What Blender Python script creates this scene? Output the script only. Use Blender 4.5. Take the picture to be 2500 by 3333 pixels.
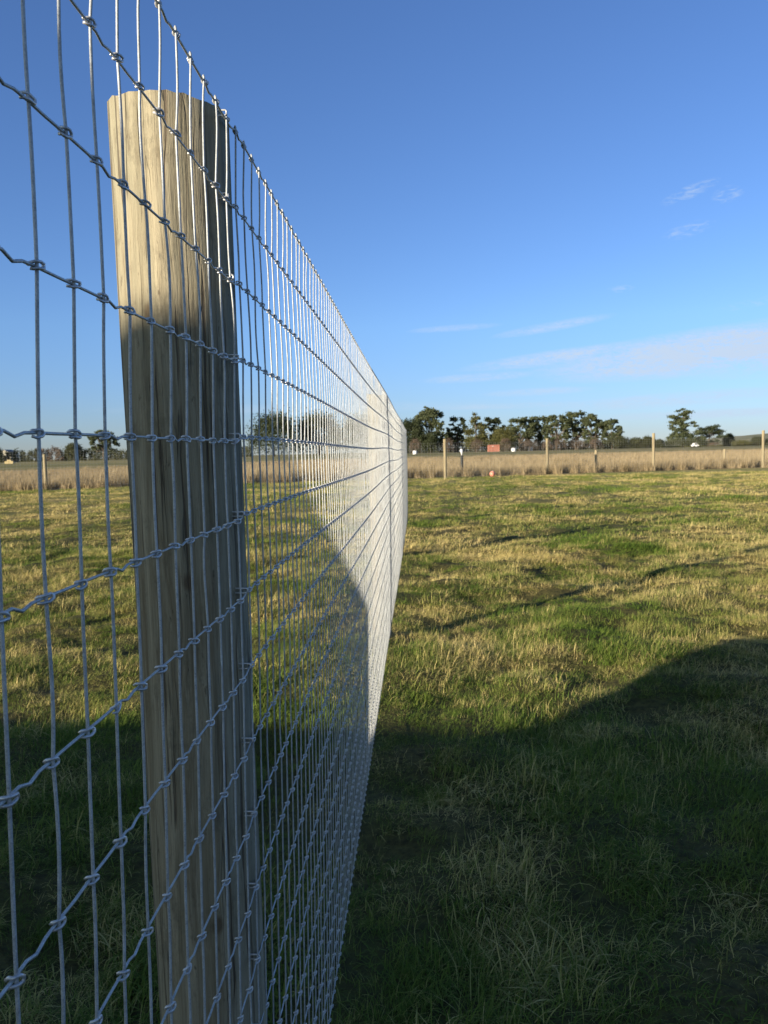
import bpy, bmesh, math, random
import numpy as np
from mathutils import Vector, Matrix, noise
for o in list(bpy.data.objects): bpy.data.objects.remove(o)
S = bpy.context.scene
COL = S.collection
rnd = random.Random(7)
NP = np.random.default_rng(11)

# ------------------------------------------------------------ camera
F, YAW, PIT, ROL = 2518.0, -0.04636, 0.07707, -0.0225
CH = 1.44
cy, sy, cp, sp, cr, sr = math.cos(YAW), math.sin(YAW), math.cos(PIT), math.sin(PIT), math.cos(ROL), math.sin(ROL)
FW = Vector((sy*cp, cy*cp, -sp)); R0 = Vector((cy, -sy, 0)); U0 = R0.cross(FW)
RT = R0*cr + U0*sr; UP = -R0*sr + U0*cr
cam = bpy.data.cameras.new('camera'); co = bpy.data.objects.new('camera', cam); COL.objects.link(co)
co.matrix_world = Matrix(((RT.x, UP.x, -FW.x, 0), (RT.y, UP.y, -FW.y, 0), (RT.z, UP.z, -FW.z, CH), (0, 0, 0, 1)))
cam.sensor_fit = 'VERTICAL'; cam.sensor_height = 36; cam.lens = F/3333*36
cam.clip_start = .02; cam.clip_end = 20000
cam.dof.use_dof = True; cam.dof.focus_distance = .8; cam.dof.aperture_fstop = 24
S.camera = co

def at(px, py, Y):
    """world point at distance Y forward seen at a pixel of the photograph"""
    d = FW + RT*((px-1250)/F) - UP*((py-1666.5)/F)
    return Vector((0, 0, CH)) + d*(Y/d.y)
def gnd(px, py):
    d = FW + RT*((px-1250)/F) - UP*((py-1666.5)/F)
    return Vector((0, 0, CH)) + d*(-CH/d.z)

# ------------------------------------------------------------ light
AZ, EL = math.radians(46.5), math.radians(12)
SD = Vector((math.sin(AZ)*math.cos(EL), math.cos(AZ)*math.cos(EL), -math.sin(EL)))
sl = bpy.data.lights.new('sun', 'SUN'); sl.energy = 5.0; sl.angle = math.radians(.5); sl.color = (1, .86, .66)
so = bpy.data.objects.new('sun', sl); COL.objects.link(so); so.rotation_euler = SD.to_track_quat('-Z', 'Y').to_euler()
S.view_settings.view_transform = 'Standard'; S.view_settings.look = 'None'
S.view_settings.gamma = 1; S.view_settings.exposure = 1.25; S.view_settings.use_curve_mapping = False

# ------------------------------------------------------------ node helper
class NT:
    def __init__(s, tree, af=1.0): s.t = tree; s.af = af
    def n(s, typ, ins=None, **kw):
        nd = s.t.nodes.new(typ)
        for k, v in kw.items(): setattr(nd, k, v)
        for k, v in (ins or {}).items():
            if isinstance(v, bpy.types.NodeSocket): s.t.links.new(v, nd.inputs[k])
            else: nd.inputs[k].default_value = v
        return nd
    def m(s, op, a, b=None, c=None, clamp=False):
        nd = s.t.nodes.new('ShaderNodeMath'); nd.operation = op; nd.use_clamp = clamp
        for k, v in enumerate((a, b, c)):
            if v is None: continue
            if isinstance(v, bpy.types.NodeSocket): s.t.links.new(v, nd.inputs[k])
            else: nd.inputs[k].default_value = v
        return nd.outputs[0]
    def mix(s, f, a, b):
        nd = s.t.nodes.new('ShaderNodeMix'); nd.data_type = 'RGBA'
        for k, v in ((0, f), (6, a), (7, b)):
            if isinstance(v, bpy.types.NodeSocket): s.t.links.new(v, nd.inputs[k])
            else: nd.inputs[k].default_value = v if k == 0 else (*[x*s.af for x in v], 1)
        return nd.outputs[2]
    def ramp(s, f, lo, hi):
        nd = s.n('ShaderNodeMapRange', {0: f, 1: lo, 2: hi}); return nd.outputs[0]
    def noise(s, vec, scale, det=3, rough=.55, dist=0):
        nd = s.n('ShaderNodeTexNoise', {'Scale': scale, 'Detail': det, 'Roughness': rough, 'Distortion': dist})
        if vec is not None: s.t.links.new(vec, nd.inputs['Vector'])
        return nd.outputs[0]
    def scl(s, vec, v):
        nd = s.n('ShaderNodeVectorMath', {0: vec, 1: v}, operation='MULTIPLY'); return nd.outputs[0]

W = bpy.data.worlds.new('World'); S.world = W; W.use_nodes = True
w = NT(W.node_tree)
sky = w.n('ShaderNodeTexSky', sky_type='NISHITA', sun_disc=False, sun_elevation=EL, sun_rotation=math.pi+AZ,
          air_density=1.0, dust_density=.1, ozone_density=2.2, altitude=0)
tc = w.n('ShaderNodeTexCoord'); sep = w.n('ShaderNodeSeparateXYZ', {0: tc.outputs['Generated']})
az = w.m('DEGREES', w.m('ARCTAN2', sep.outputs[0], sep.outputs[1])); el = w.m('DEGREES', w.m('ARCSINE', sep.outputs[2]))
def azel(px, py):
    d = FW + RT*((px-1250)/F) - UP*((py-1666.5)/F); d.normalize()
    return math.degrees(math.atan2(d.x, d.y)), math.degrees(math.asin(d.z))
cv = w.n('ShaderNodeCombineXYZ', {0: az, 1: w.m('MULTIPLY', el, 3.4), 2: 0.0}).outputs[0]
n1 = w.noise(cv, .32, 6, .65, .9); n2 = w.noise(cv, 1.6, 6, .7, .6)
n3 = w.noise(cv, 4.5, 5, .7, .4)
nn = w.m('ADD', w.m('ADD', w.m('MULTIPLY', n1, .38), w.m('MULTIPLY', n2, .38)), w.m('MULTIPLY', n3, .24))
brk = w.ramp(w.noise(cv, 1.3, 3, .5, .8), .42, .66)
acc = None
#          centre px     half length/height px  tilt   strength
for (px, py, a, b, tilt, st) in [(2330, 1140, 560, 74, 4, 1.9), (1850, 1158, 360, 26, 5, 1.15), (2600, 1120, 500, 90, 3, 1.2),
                                 (1800, 1062, 200, 17, 7, .85), (1480, 1068, 160, 12, 2, .6), (1560, 1228, 210, 16, 2, .75), (1750, 1275, 190, 14, 1, .75),
                                 (1620, 1322, 380, 11, 0, .6), (2200, 1300, 420, 24, 2, .9), (2400, 1345, 500, 16, 0, .9), (1810, 1203, 90, 9, 0, .6),
                                 (2245, 625, 90, 20, 16, 1.1), (2368, 632, 48, 24, 5, 1.1), (2240, 748, 80, 22, 10, .8), (2020, 940, 45, 12, 0, 1.0), (2480, 980, 130, 15, 7, .55),
                                 (1000, 1330, 700, 20, 0, .35)]:
    A, B = azel(px, py); k = math.degrees(1/F)
    a *= k; b *= k; t = math.radians(tilt)
    dx = w.m('SUBTRACT', az, A); dy = w.m('SUBTRACT', el, B)
    u = w.m('DIVIDE', w.m('ADD', w.m('MULTIPLY', dx, math.cos(t)), w.m('MULTIPLY', dy, math.sin(t))), a)
    v = w.m('DIVIDE', w.m('SUBTRACT', w.m('MULTIPLY', dy, math.cos(t)), w.m('MULTIPLY', dx, math.sin(t))), b)
    g = w.m('SUBTRACT', 1.0, w.m('ADD', w.m('MULTIPLY', u, u), w.m('MULTIPLY', v, v)), clamp=True)
    g = w.m('MULTIPLY', g, st)
    if py < 1000: g = w.m('MULTIPLY', w.m('MULTIPLY', g, brk), .8)
    acc = g if acc is None else w.m('MAXIMUM', acc, g)
cl = w.m('MULTIPLY', acc, w.ramp(nn, .37, .60), clamp=True)
cl = w.m('MULTIPLY', cl, .95, clamp=True)
tcol0 = w.mix(w.ramp(el, 1, 9), (.53, .69, 1.25), (.73, .93, 1.38))
# sun-side sky boosted and warmed as added fill for shaded post and wires
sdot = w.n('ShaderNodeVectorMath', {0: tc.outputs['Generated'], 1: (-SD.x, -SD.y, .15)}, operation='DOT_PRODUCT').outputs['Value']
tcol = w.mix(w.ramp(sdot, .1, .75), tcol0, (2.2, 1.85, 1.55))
tint = w.n('ShaderNodeVectorMath', {0: sky.outputs[0], 1: tcol}, operation='MULTIPLY').outputs[0]      # cool white balance of the clear winter sky, plus the sun-side fill
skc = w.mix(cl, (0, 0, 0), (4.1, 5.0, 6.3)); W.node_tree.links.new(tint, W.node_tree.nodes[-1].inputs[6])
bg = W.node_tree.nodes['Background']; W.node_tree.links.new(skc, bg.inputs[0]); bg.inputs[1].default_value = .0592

# ------------------------------------------------------------ tags, meshes
def tag(o, label=None, cat=None, group=None, kind=None):
    if label: o['label'] = label
    if cat: o['category'] = cat
    if group: o['group'] = group
    if kind: o['kind'] = kind
    return o
def empty(name, loc=(0, 0, 0), rz=0):
    o = bpy.data.objects.new(name, None); COL.objects.link(o); o.location = loc; o.rotation_euler = (0, 0, rz); return o
def mobj(name, V, Fc, mat, parent=None, smooth=True, link=True):
    me = bpy.data.meshes.new(name)
    me.from_pydata([tuple(v) for v in V], [], [tuple(f) for f in Fc]); me.update()
    if smooth: me.polygons.foreach_set('use_smooth', [True]*len(me.polygons))
    if mat: me.materials.append(mat)
    o = bpy.data.objects.new(name, me)
    if link: COL.objects.link(o)
    if parent: o.parent = parent
    return o
class MB:
    def __init__(s): s.V = []; s.F = []
    def tube(s, P, r, n=6, cap=True):
        """tube along points P, radius r (number or list)"""
        m = len(P); P = [Vector(p) for p in P]; b = len(s.V)
        rs = r if isinstance(r, (list, tuple)) else [r]*m
        up = None
        for k in range(m):
            t = (P[min(k+1, m-1)]-P[max(k-1, 0)]).normalized()
            if up is None:
                up = t.orthogonal().normalized()
            up = (up - t*up.dot(t))
            up = up.normalized() if up.length > 1e-6 else t.orthogonal().normalized()
            sd = t.cross(up)
            for q in range(n):
                a = 2*math.pi*q/n
                s.V.append(P[k] + (up*math.cos(a)+sd*math.sin(a))*rs[k])
        for k in range(m-1):
            for q in range(n):
                a, c = b+k*n+q, b+k*n+(q+1) % n
                s.F.append((a, c, c+n, a+n))
        if cap:
            s.F.append(tuple(b+q for q in range(n))[::-1]); s.F.append(tuple(b+(m-1)*n+q for q in range(n)))
    def box(s, c, d, rz=0, taper=1.0):
        b = len(s.V); cx, cy_, cz = c
        for z in (0, 1):
            for (x, y) in ((-1, -1), (1, -1), (1, 1), (-1, 1)):
                f = taper if z else 1
                X, Y = x*d[0]/2*f, y*d[1]/2*f
                s.V.append(Vector((cx+X*math.cos(rz)-Y*math.sin(rz), cy_+X*math.sin(rz)+Y*math.cos(rz), cz+z*d[2])))
        for f in ((3, 2, 1, 0), (4, 5, 6, 7), (0, 1, 5, 4), (1, 2, 6, 5), (2, 3, 7, 6), (3, 0, 4, 7)): s.F.append(tuple(b+k for k in f))
    def prism(s, poly, y0, y1):
        """poly of (x,z), extruded y0..y1"""
        b = len(s.V); n = len(poly)
        for y in (y0, y1):
            for (x, z) in poly: s.V.append(Vector((x, y, z)))
        s.F.append(tuple(b+k for k in range(n))); s.F.append(tuple(b+n+k for k in range(n))[::-1])
        for k in range(n):
            c = (k+1) % n; s.F.append((b+c, b+k, b+n+k, b+n+c))
    def build(s, name, mat, parent=None, smooth=True, link=True): return mobj(name, s.V, s.F, mat, parent, smooth, link)

# ------------------------------------------------------------ materials
def mat(name):
    m = bpy.data.materials.new(name); m.use_nodes = True
    t = NT(m.node_tree, .65); return m, t, m.node_tree.nodes['Principled BSDF']
def zinc(name, base, met, ro):
    m, t, b = mat(name)
    g = t.n('ShaderNodeNewGeometry').outputs['Position']
    n = t.noise(g, 900, 3, .6); n2 = t.noise(g, 90, 5, .75)
    c = t.mix(t.ramp(t.m('ADD', t.m('MULTIPLY', n, .5), t.m('MULTIPLY', n2, .5)), .38, .6), [x*.55 for x in base], [min(1, x*1.08) for x in base])
    t.t.links.new(c, b.inputs['Base Color']); b.inputs['Metallic'].default_value = met
    t.t.links.new(t.m('ADD', ro-.08, t.m('MULTIPLY', n, .16)), b.inputs['Roughness'])
    bp = t.n('ShaderNodeBump', {'Strength': .25, 'Distance': .0004, 'Height': n}); t.t.links.new(bp.outputs[0], b.inputs['Normal'])
    return m
M_STAY = zinc('galvanised_stay', (.66, .70, .72), .15, .55)
M_LINE = zinc('galvanised_line', (.66, .72, .74), .4, .42)
M_KNOT = zinc('galvanised_knot', (1.0, 1.0, 1.0), .5, .32)

def post_mat():
    m, t, b = mat('pine_post')
    tc0 = t.n('ShaderNodeTexCoord').outputs['Object']
    wv = t.n('ShaderNodeTexNoise', {'Vector': tc0, 'Scale': 6.0, 'Detail': 2.0}).outputs[1]
    tc = t.n('ShaderNodeVectorMath', {0: t.scl(wv, (.012, .012, .0)), 1: tc0}, operation='ADD').outputs[0]
    st = t.noise(t.scl(tc, (42, 42, 1.6)), 1.0, 6, .7, .8)
    fine = t.noise(t.scl(tc, (260, 260, 14)), 1.0, 5, .75)
    big = t.noise(t.scl(tc, (7, 7, 1.2)), 1.0, 4, .6)
    blot = t.noise(t.scl(tc, (22, 22, 12)), 1.0, 6, .8)
    spk = t.noise(t.scl(tc, (150, 150, 40)), 1.0, 3, .7)
    c = t.mix(t.ramp(st, .38, .62), (.24, .20, .12), (.53, .46, .31))
    c = t.mix(t.m('MULTIPLY', t.ramp(big, .42, .6), .6), c, (.31, .305, .22))
    c = t.mix(t.m('MULTIPLY', t.ramp(blot, .54, .68), .6), c, (.13, .115, .075))
    c = t.mix(t.m('MULTIPLY', t.ramp(fine, .52, .7), .6), c, (.16, .12, .075))
    c = t.mix(t.m('MULTIPLY', t.ramp(spk, .64, .72), .7), c, (.10, .075, .04))
    crk = t.ramp(t.noise(t.scl(tc, (70, 70, .9)), 1.0, 2, .5, 1.2), .585, .63)
    crk2 = t.ramp(t.noise(t.scl(tc, (30, 30, 1.1)), 1.0, 6, .75, 1.0), .54, .66)
    c = t.mix(t.m('MULTIPLY', crk2, .6), c, (.16, .11, .05))
    c = t.mix(t.m('MULTIPLY', crk, .75), c, (.075, .05, .03))
    def line(sx, sz, w_, k_):
        n_ = t.noise(t.scl(tc, (sx, sx, sz)), 1.0, 2, .5, .3)
        d_ = t.m('ABSOLUTE', t.m('SUBTRACT', n_, k_)); return t.m('SUBTRACT', 1.0, t.m('DIVIDE', d_, w_), clamp=True)
    msk = t.ramp(t.noise(t.scl(tc, (30, 30, 3)), 1.0, 2), .45, .55)
    split = t.m('MULTIPLY', t.m('MAXIMUM', line(34, .5, .006, .5), line(52, .9, .005, .56)), msk)
    c = t.mix(t.m('MULTIPLY', split, .9), c, (.05, .035, .02))
    kn_ = None
    for (a_, z_) in ((-1.25, 1.28), (-1.75, 1.62), (-1.0, .82), (-1.9, .55)):
        pv = t.n('ShaderNodeVectorMath', {0: tc, 1: (.073*math.cos(a_), .073*math.sin(a_), z_)}, operation='SUBTRACT').outputs[0]
        d_ = t.n('ShaderNodeVectorMath', {0: t.scl(pv, (1, 1, .55))}, operation='LENGTH').outputs['Value']
        q_ = t.m('SUBTRACT', 1.0, t.m('DIVIDE', d_, .011), clamp=True); kn_ = q_ if kn_ is None else t.m('MAXIMUM', kn_, q_)
    c = t.mix(t.m('MULTIPLY', t.ramp(t.m('ADD', kn_, t.m('MULTIPLY', fine, .4)), .4, .8), .75), c, (.12, .075, .035))
    t.t.links.new(c, b.inputs['Base Color']); b.inputs['Roughness'].default_value = .85
    h = t.m('SUBTRACT', t.m('ADD', t.m('MULTIPLY', st, .5), t.m('MULTIPLY', fine, .5)), t.m('MAXIMUM', crk, split))
    bp = t.n('ShaderNodeBump', {'Strength': .8, 'Distance': .004, 'Height': h}); t.t.links.new(bp.outputs[0], b.inputs['Normal'])
    return m
M_POST = post_mat()
def simple(name, c1, c2, scale=3, ro=.8, vec=(1, 1, 1), met=0, lo=.35, hi=.65):
    m, t, b = mat(name)
    tc = t.n('ShaderNodeTexCoord').outputs['Object']
    n = t.noise(t.scl(tc, vec), scale, 4, .6)
    t.t.links.new(t.mix(t.ramp(n, lo, hi), c1, c2), b.inputs['Base Color']); b.inputs['Roughness'].default_value = ro; b.inputs['Metallic'].default_value = met
    return m
M_FPOST = simple('far_pine_post', (.25, .21, .12), (.46, .38, .23), 1, vec=(20, 20, 1.5))
M_DARK = simple('black_post', (.015, .018, .018), (.035, .04, .04), 6)
M_WHITE = simple('white_paint', (.75, .77, .8), (.95, .95, .95), 2, .5)
M_CREAM = simple('cream_paint', (.55, .52, .40), (.68, .64, .5), 1, .6)
M_RED = simple('red_oxide', (.42, .16, .11), (.52, .23, .16), .8, .6)
M_ROOF = simple('roof_grey', (.30, .31, .32), (.42, .43, .44), .6, .6)
M_PINK = simple('faded_orange_plastic', (.75, .27, .18), (.85, .38, .27), 3, .45)
M_GLASS = simple('window_glass', (.02, .025, .03), (.04, .05, .06), 1, .15)
M_BOARD = simple('weathered_board', (.10, .085, .065), (.2, .17, .13), 1, .85, vec=(6, 6, .6))
M_HAY = simple('hay', (.42, .34, .16), (.56, .46, .24), 6)
M_BARK = simple('bark', (.09, .07, .05), (.22, .18, .14), 1.2, .9)

def leaf_mat(name, c1, c2, trans=.25):
    m, t, b = mat(name)
    oi = t.n('ShaderNodeObjectInfo').outputs['Random']
    g = t.n('ShaderNodeNewGeometry')
    n = t.noise(t.scl(g.outputs['Position'], (.35, .35, .35)), 1, 3, .6)
    f = t.m('ADD', t.m('MULTIPLY', g.outputs['Random Per Island'], .5), t.m('MULTIPLY', t.ramp(n, .3, .7), .5))
    t.t.links.new(t.mix(f, c1, c2), b.inputs['Base Color']); b.inputs['Roughness'].default_value = .6
    b.inputs['Specular IOR Level'].default_value = .2
    tr = t.n('ShaderNodeBsdfTranslucent', {'Color': (*[x*1.3 for x in c2], 1)})
    mx = t.n('ShaderNodeMixShader', {0: trans, 1: b.outputs[0], 2: tr.outputs[0]})
    t.t.links.new(mx.outputs[0], m.node_tree.nodes['Material Output'].inputs[0])
    return m
M_GUM = leaf_mat('gum_leaf', (.05, .072, .036), (.16, .18, .09))
M_PINE = leaf_mat('pine_needle', (.03, .042, .022), (.09, .11, .05))
M_OLIVE = leaf_mat('olive_leaf', (.08, .085, .03), (.17, .17, .06))
M_BARE = leaf_mat('bare_twig', (.12, .09, .065), (.26, .20, .15))
M_HEDGE = leaf_mat('hedge_leaf', (.045, .055, .028), (.12, .13, .06))

def grass_mat(name, g1, g2, s1, s2, patch=.37):
    m, t, b = mat(name)
    oi = t.n('ShaderNodeObjectInfo')
    g = t.n('ShaderNodeNewGeometry')
    a = t.n('ShaderNodeAttribute', attribute_name='cr').outputs['Fac']
    p = t.scl(g.outputs['Position'], (1, 1, 0))
    n = t.noise(p, .55, 3, .6); n2 = t.noise(p, .13, 3, .5); n3 = t.noise(p, 2.6, 2, .5)
    pf = t.ramp(t.m('ADD', t.m('ADD', t.m('MULTIPLY', n, .45), t.m('MULTIPLY', n2, .3)), t.m('MULTIPLY', n3, .25)), .4, .62)   # 0 green .. 1 straw
    lean = t.m('ADD', t.m('ADD', t.m('MULTIPLY', pf, .75), t.m('MULTIPLY', a, .6)), t.m('ADD', patch-.62, t.m('MULTIPLY', oi.outputs['Random'], .2)))
    near_ = t.ramp(t.n('ShaderNodeSeparateXYZ', {0: g.outputs['Position']}).outputs[1], 2.0, 8.0)   # greener sward near, its colour also deepening the foreground shade; drier further out
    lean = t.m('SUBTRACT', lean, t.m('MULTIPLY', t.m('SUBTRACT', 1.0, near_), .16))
    fac = t.ramp(lean, .25, .8)
    gr = t.mix(oi.outputs['Random'], g1, g2); stc = t.mix(a, s1, s2)
    c = t.mix(fac, gr, stc)
    t.t.links.new(c, b.inputs['Base Color']); b.inputs['Roughness'].default_value = .7; b.inputs['Specular IOR Level'].default_value = .08
    tr = t.n('ShaderNodeBsdfTranslucent'); t.t.links.new(c, tr.inputs[0])
    mx = t.n('ShaderNodeMixShader', {0: .22, 1: b.outputs[0], 2: tr.outputs[0]})
    t.t.links.new(mx.outputs[0], m.node_tree.nodes['Material Output'].inputs[0])
    return m
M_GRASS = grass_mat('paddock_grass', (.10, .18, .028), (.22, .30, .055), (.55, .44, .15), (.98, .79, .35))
M_DRY = grass_mat('dry_weeds', (.25, .195, .10), (.34, .27, .15), (.46, .365, .21), (.64, .52, .33), .6)

def ground_mat():
    m, t, b = mat('paddock_soil')
    p = t.n('ShaderNodeNewGeometry').outputs['Position']
    sx = t.n('ShaderNodeSeparateXYZ', {0: p})
    p2 = t.scl(p, (1, 1, 0))
    n = t.noise(p2, .55, 3, .6); n2 = t.noise(p2, .13, 3, .5); n3 = t.noise(p2, 2.6, 3, .6); n4 = t.noise(p2, 22, 3, .7)
    pf = t.ramp(t.m('ADD', t.m('ADD', t.m('MULTIPLY', n, .4), t.m('MULTIPLY', n2, .3)), t.m('MULTIPLY', n3, .3)), .4, .62)
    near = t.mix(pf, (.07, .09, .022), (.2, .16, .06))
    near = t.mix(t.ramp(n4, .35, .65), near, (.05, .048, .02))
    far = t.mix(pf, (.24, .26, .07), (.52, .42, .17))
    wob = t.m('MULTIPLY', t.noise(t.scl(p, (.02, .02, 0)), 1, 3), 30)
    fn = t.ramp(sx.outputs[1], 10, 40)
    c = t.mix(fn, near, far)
    # beyond the far fence: dry field, then green pasture
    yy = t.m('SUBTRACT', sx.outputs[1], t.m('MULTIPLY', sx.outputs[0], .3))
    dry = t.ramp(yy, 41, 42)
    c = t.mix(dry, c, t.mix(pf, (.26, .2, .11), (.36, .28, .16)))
    pas = t.ramp(t.m('ADD', yy, wob), 130, 145)
    c = t.mix(pas, c, t.mix(t.ramp(t.noise(t.scl(p, (.015, .03, 0)), 1, 3), .4, .6), (.22, .21, .08), (.34, .29, .13)))
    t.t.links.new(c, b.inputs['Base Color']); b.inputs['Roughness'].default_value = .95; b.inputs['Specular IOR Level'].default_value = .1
    bp = t.n('ShaderNodeBump', {'Strength': .6, 'Distance': .03, 'Height': t.m('ADD', n3, n4)}); t.t.links.new(bp.outputs[0], b.inputs['Normal'])
    return m
M_GROUND = ground_mat()

# ------------------------------------------------------------ ground
def gfar(y):
    t = min(1, max(0, (y-100)/110)); return .75*t*t*(3-2*t)
def gz(x, y):
    d = math.hypot(x, y)
    k = 1.0 if d < 30 else max(0, 1-(d-30)/30)
    if k <= 0: return gfar(y)
    fence = min(1, max(0, abs(x+.25)/.5)) if y < 16 else 1
    h = (.055 if y > 4.5 else .07)*noise.noise((x*.8, y*.8, 1.3)) + (.075 if y > 4.5 else .08)*noise.noise((x*2.3, y*2.3, 7.1)) + .02*noise.noise((x*6, y*6, 3.7))
    return (h*(.45+.55*fence) - .012)*k
def coords(near, step, far, grow):
    c = [0.0]; s = step
    while c[-1] < far:
        if c[-1] > near: s *= grow
        c.append(c[-1]+s)
    return c
xs = coords(6, .09, 6000, 1.12); xs = [-v for v in xs[:0:-1]] + xs
ysp = coords(12, .09, 6000, 1.1); ysn = coords(1, .12, 400, 1.3); ys = [-v for v in ysn[:0:-1]] + ysp
V = [(x, y, gz(x, y)) for y in ys for x in xs]; nx = len(xs)
Fc = [(j*nx+i, j*nx+i+1, (j+1)*nx+i+1, (j+1)*nx+i) for j in range(len(ys)-1) for i in range(nx-1)]
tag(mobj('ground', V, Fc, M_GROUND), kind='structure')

# hill on the right horizon
hx0, hx1 = at(2250, 1440, 900).x, at(2900, 1440, 900).x
V = []; Fc = []
NXH, NYH = 60, 14
for j in range(NYH):
    for i in range(NXH):
        u = i/(NXH-1); v = j/(NYH-1)
        x = hx0 + (hx1-hx0+500)*u; y = 900 + 500*v
        z = 26*min(1, u*2.0)**.8*math.sin(math.pi*min(1, v*.9+.02))**.8 * (1 if u < .8 else (1-u)/.2)
        z += 1.5*noise.noise((x*.02, y*.02, 0))*min(1, u*6)
        V.append((x, y, z-.6))
Fc = [(j*NXH+i, j*NXH+i+1, (j+1)*NXH+i+1, (j+1)*NXH+i) for j in range(NYH-1) for i in range(NXH-1)]
M_HILL = simple('hill_grass', (.16, .17, .07), (.28, .25, .13), .02, .95)
tag(mobj('hill', V, Fc, M_HILL), kind='structure')

# ------------------------------------------------------------ the near wire fence
A_, Z0, Y0 = .23314, .42392, .46568
def fx(y):            # sideways line of the fence along its run
    if y < 11: return 0.0
    if y < 16: return -.0015*(y-11)
    return -.0075 - .034*(y-16) - .0001*(y-16)**2
rowdx = [.002, -.0016, -.0002, .0014, -.0012, -.0003, .0005, .0008] + [0]*11
def FP(y, j):
    Z = Z0 - .1016*j
    k = min(1, 3/max(y, .01)) if y > 3 else 1
    yy = y + (.05757*Z + .02388*Z*Z)*k
    zz = Z + .00342*(min(y, 3)-.7) + .006*math.sin(y*1.26+.4)*(1 if y > 1 else 0)
    return Vector((-A_ - .00721*Z - .0126*Z*Z + fx(yy) + rowdx[j], yy, zz + CH))
I0, I1, YEND = -24, 306, 40.0
I_FAR = int((YEND-Y0)/.0508)
stay_y = {i: Y0 + .0508*i + (rnd.gauss(0, .0016) if i > 9 or i < -1 else rnd.gauss(0, .0006)) for i in range(I0, I_FAR)}

fence = empty('wire_fence', (-A_, 1.035, 0))
tag(fence, 'tall galvanised wire mesh fence on round pine posts running away from the viewer', 'fence')
fl = Vector(fence.location)
def kid(mb, name, m, smooth=True):
    mb.V = [v - fl for v in mb.V]
    return mb.build(name, m, fence, smooth)

# posts (behind the mesh, on its left)
def post_mesh(r0, r1, h, seed, cx=0, cy_=0, zb=-.3, nseg=40, nz=50, slant=0.0):
    V = []; Fc = []
    for k in range(nz+1):
        z = zb + (h-zb)*k/nz; f = k/nz
        for q in range(nseg):
            a = 2*math.pi*q/nseg
            dr = .0042*noise.noise((math.cos(a)*2.2, math.sin(a)*2.2, z*.9+seed)) + .0018*noise.noise((math.cos(a)*9, math.sin(a)*9, z*1.2+seed))
            r = r0+(r1-r0)*f + dr
            zz = z + (slant*math.cos(a-2.6)+.005*noise.noise((math.cos(a)*5, math.sin(a)*5, seed))+.003*noise.noise((math.cos(a)*19, math.sin(a)*19, seed)) if k == nz else 0)
            V.append((cx+r*math.cos(a), cy_+r*math.sin(a), zz))
    for k in range(nz):
        for q in range(nseg):
            a, c = k*nseg+q, k*nseg+(q+1) % nseg; Fc.append((a, c, c+nseg, a+nseg))
    b0 = len(V); V += V[nz*nseg:(nz+1)*nseg]; b = len(V); V.append((cx, cy_, h))
    for q in range(nseg): Fc.append((b0+q, b0+(q+1) % nseg, b))
    return V, Fc
PY = [1.035, 6.0, 10.7, 15.4, 20.3, 25.2, 30.1, 35.0, 39.6]
for k, y in enumerate(PY):
    Vp, Fp = post_mesh(.071, .0765, 1.886 + (0 if k == 0 else rnd.uniform(-.04, .03)), k*5.3, slant=.006 if k == 0 else .01, nseg=48 if k == 0 else 16, nz=90 if k == 0 else 6)
    cx = -.3105 + fx(y)
    p = mobj('post', Vp, Fp, M_POST, fence)
    p.location = Vector((cx, y, 0)) - fl
    if k == 0: p.rotation_euler.y = -.006; p.location.x += .0055
    if k == 0: p['label'] = 'thick round pine post with grain streaks close to the viewer'
    # staples holding each line wire
    if k == 0:
        for j in range(19):
            q = FP(y-.03, j); zc = q.z; yy = -.032
            x = q.x - p.location.x - fl.x + .006*zc + .0026; xi = min(x-.006, .055)
            mb = MB(); hgt = .0029+rnd.uniform(0, .0006)
            mb.tube([(xi, yy, zc+hgt), (x-.002, yy-.001, zc+hgt), (x, yy-.001, zc+hgt*.6), (x, yy-.001, zc-hgt*.6), (x-.002, yy-.001, zc-hgt), (xi, yy, zc-hgt)], .0012, 6)
            mb.build('staple', M_KNOT, p)

# line wires with tension crimps
for j in range(19):
    mb = MB(); P = []
    i = I0
    r = .00112 if j not in (0, 18) else .00135
    while i < I_FAR-1:
        y = stay_y[i]; p = FP(y, j); p.x += .0002
        P.append(p)
        if i < 120:
            if i % 3 == (2 if True else 0) % 3 and True:
                for (f, dz) in ((.28, .0004), (.5, -.0026), (.72, -.0002)):
                    yb = y + (stay_y[i+1]-y)*f; q = FP(yb, j); q.z += dz*1.1 + rnd.gauss(0, .0002); q.x += .0002; P.append(q)
            else:
                yb = y+.5*(stay_y[i+1]-y); q = FP(yb, j); q.z += rnd.gauss(0, .0004); q.x += .0002; P.append(q)
            i += 1
        else: i += 4
    mb.tube(P, r, 8)
    kid(mb, 'line_wire', M_LINE)

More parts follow.
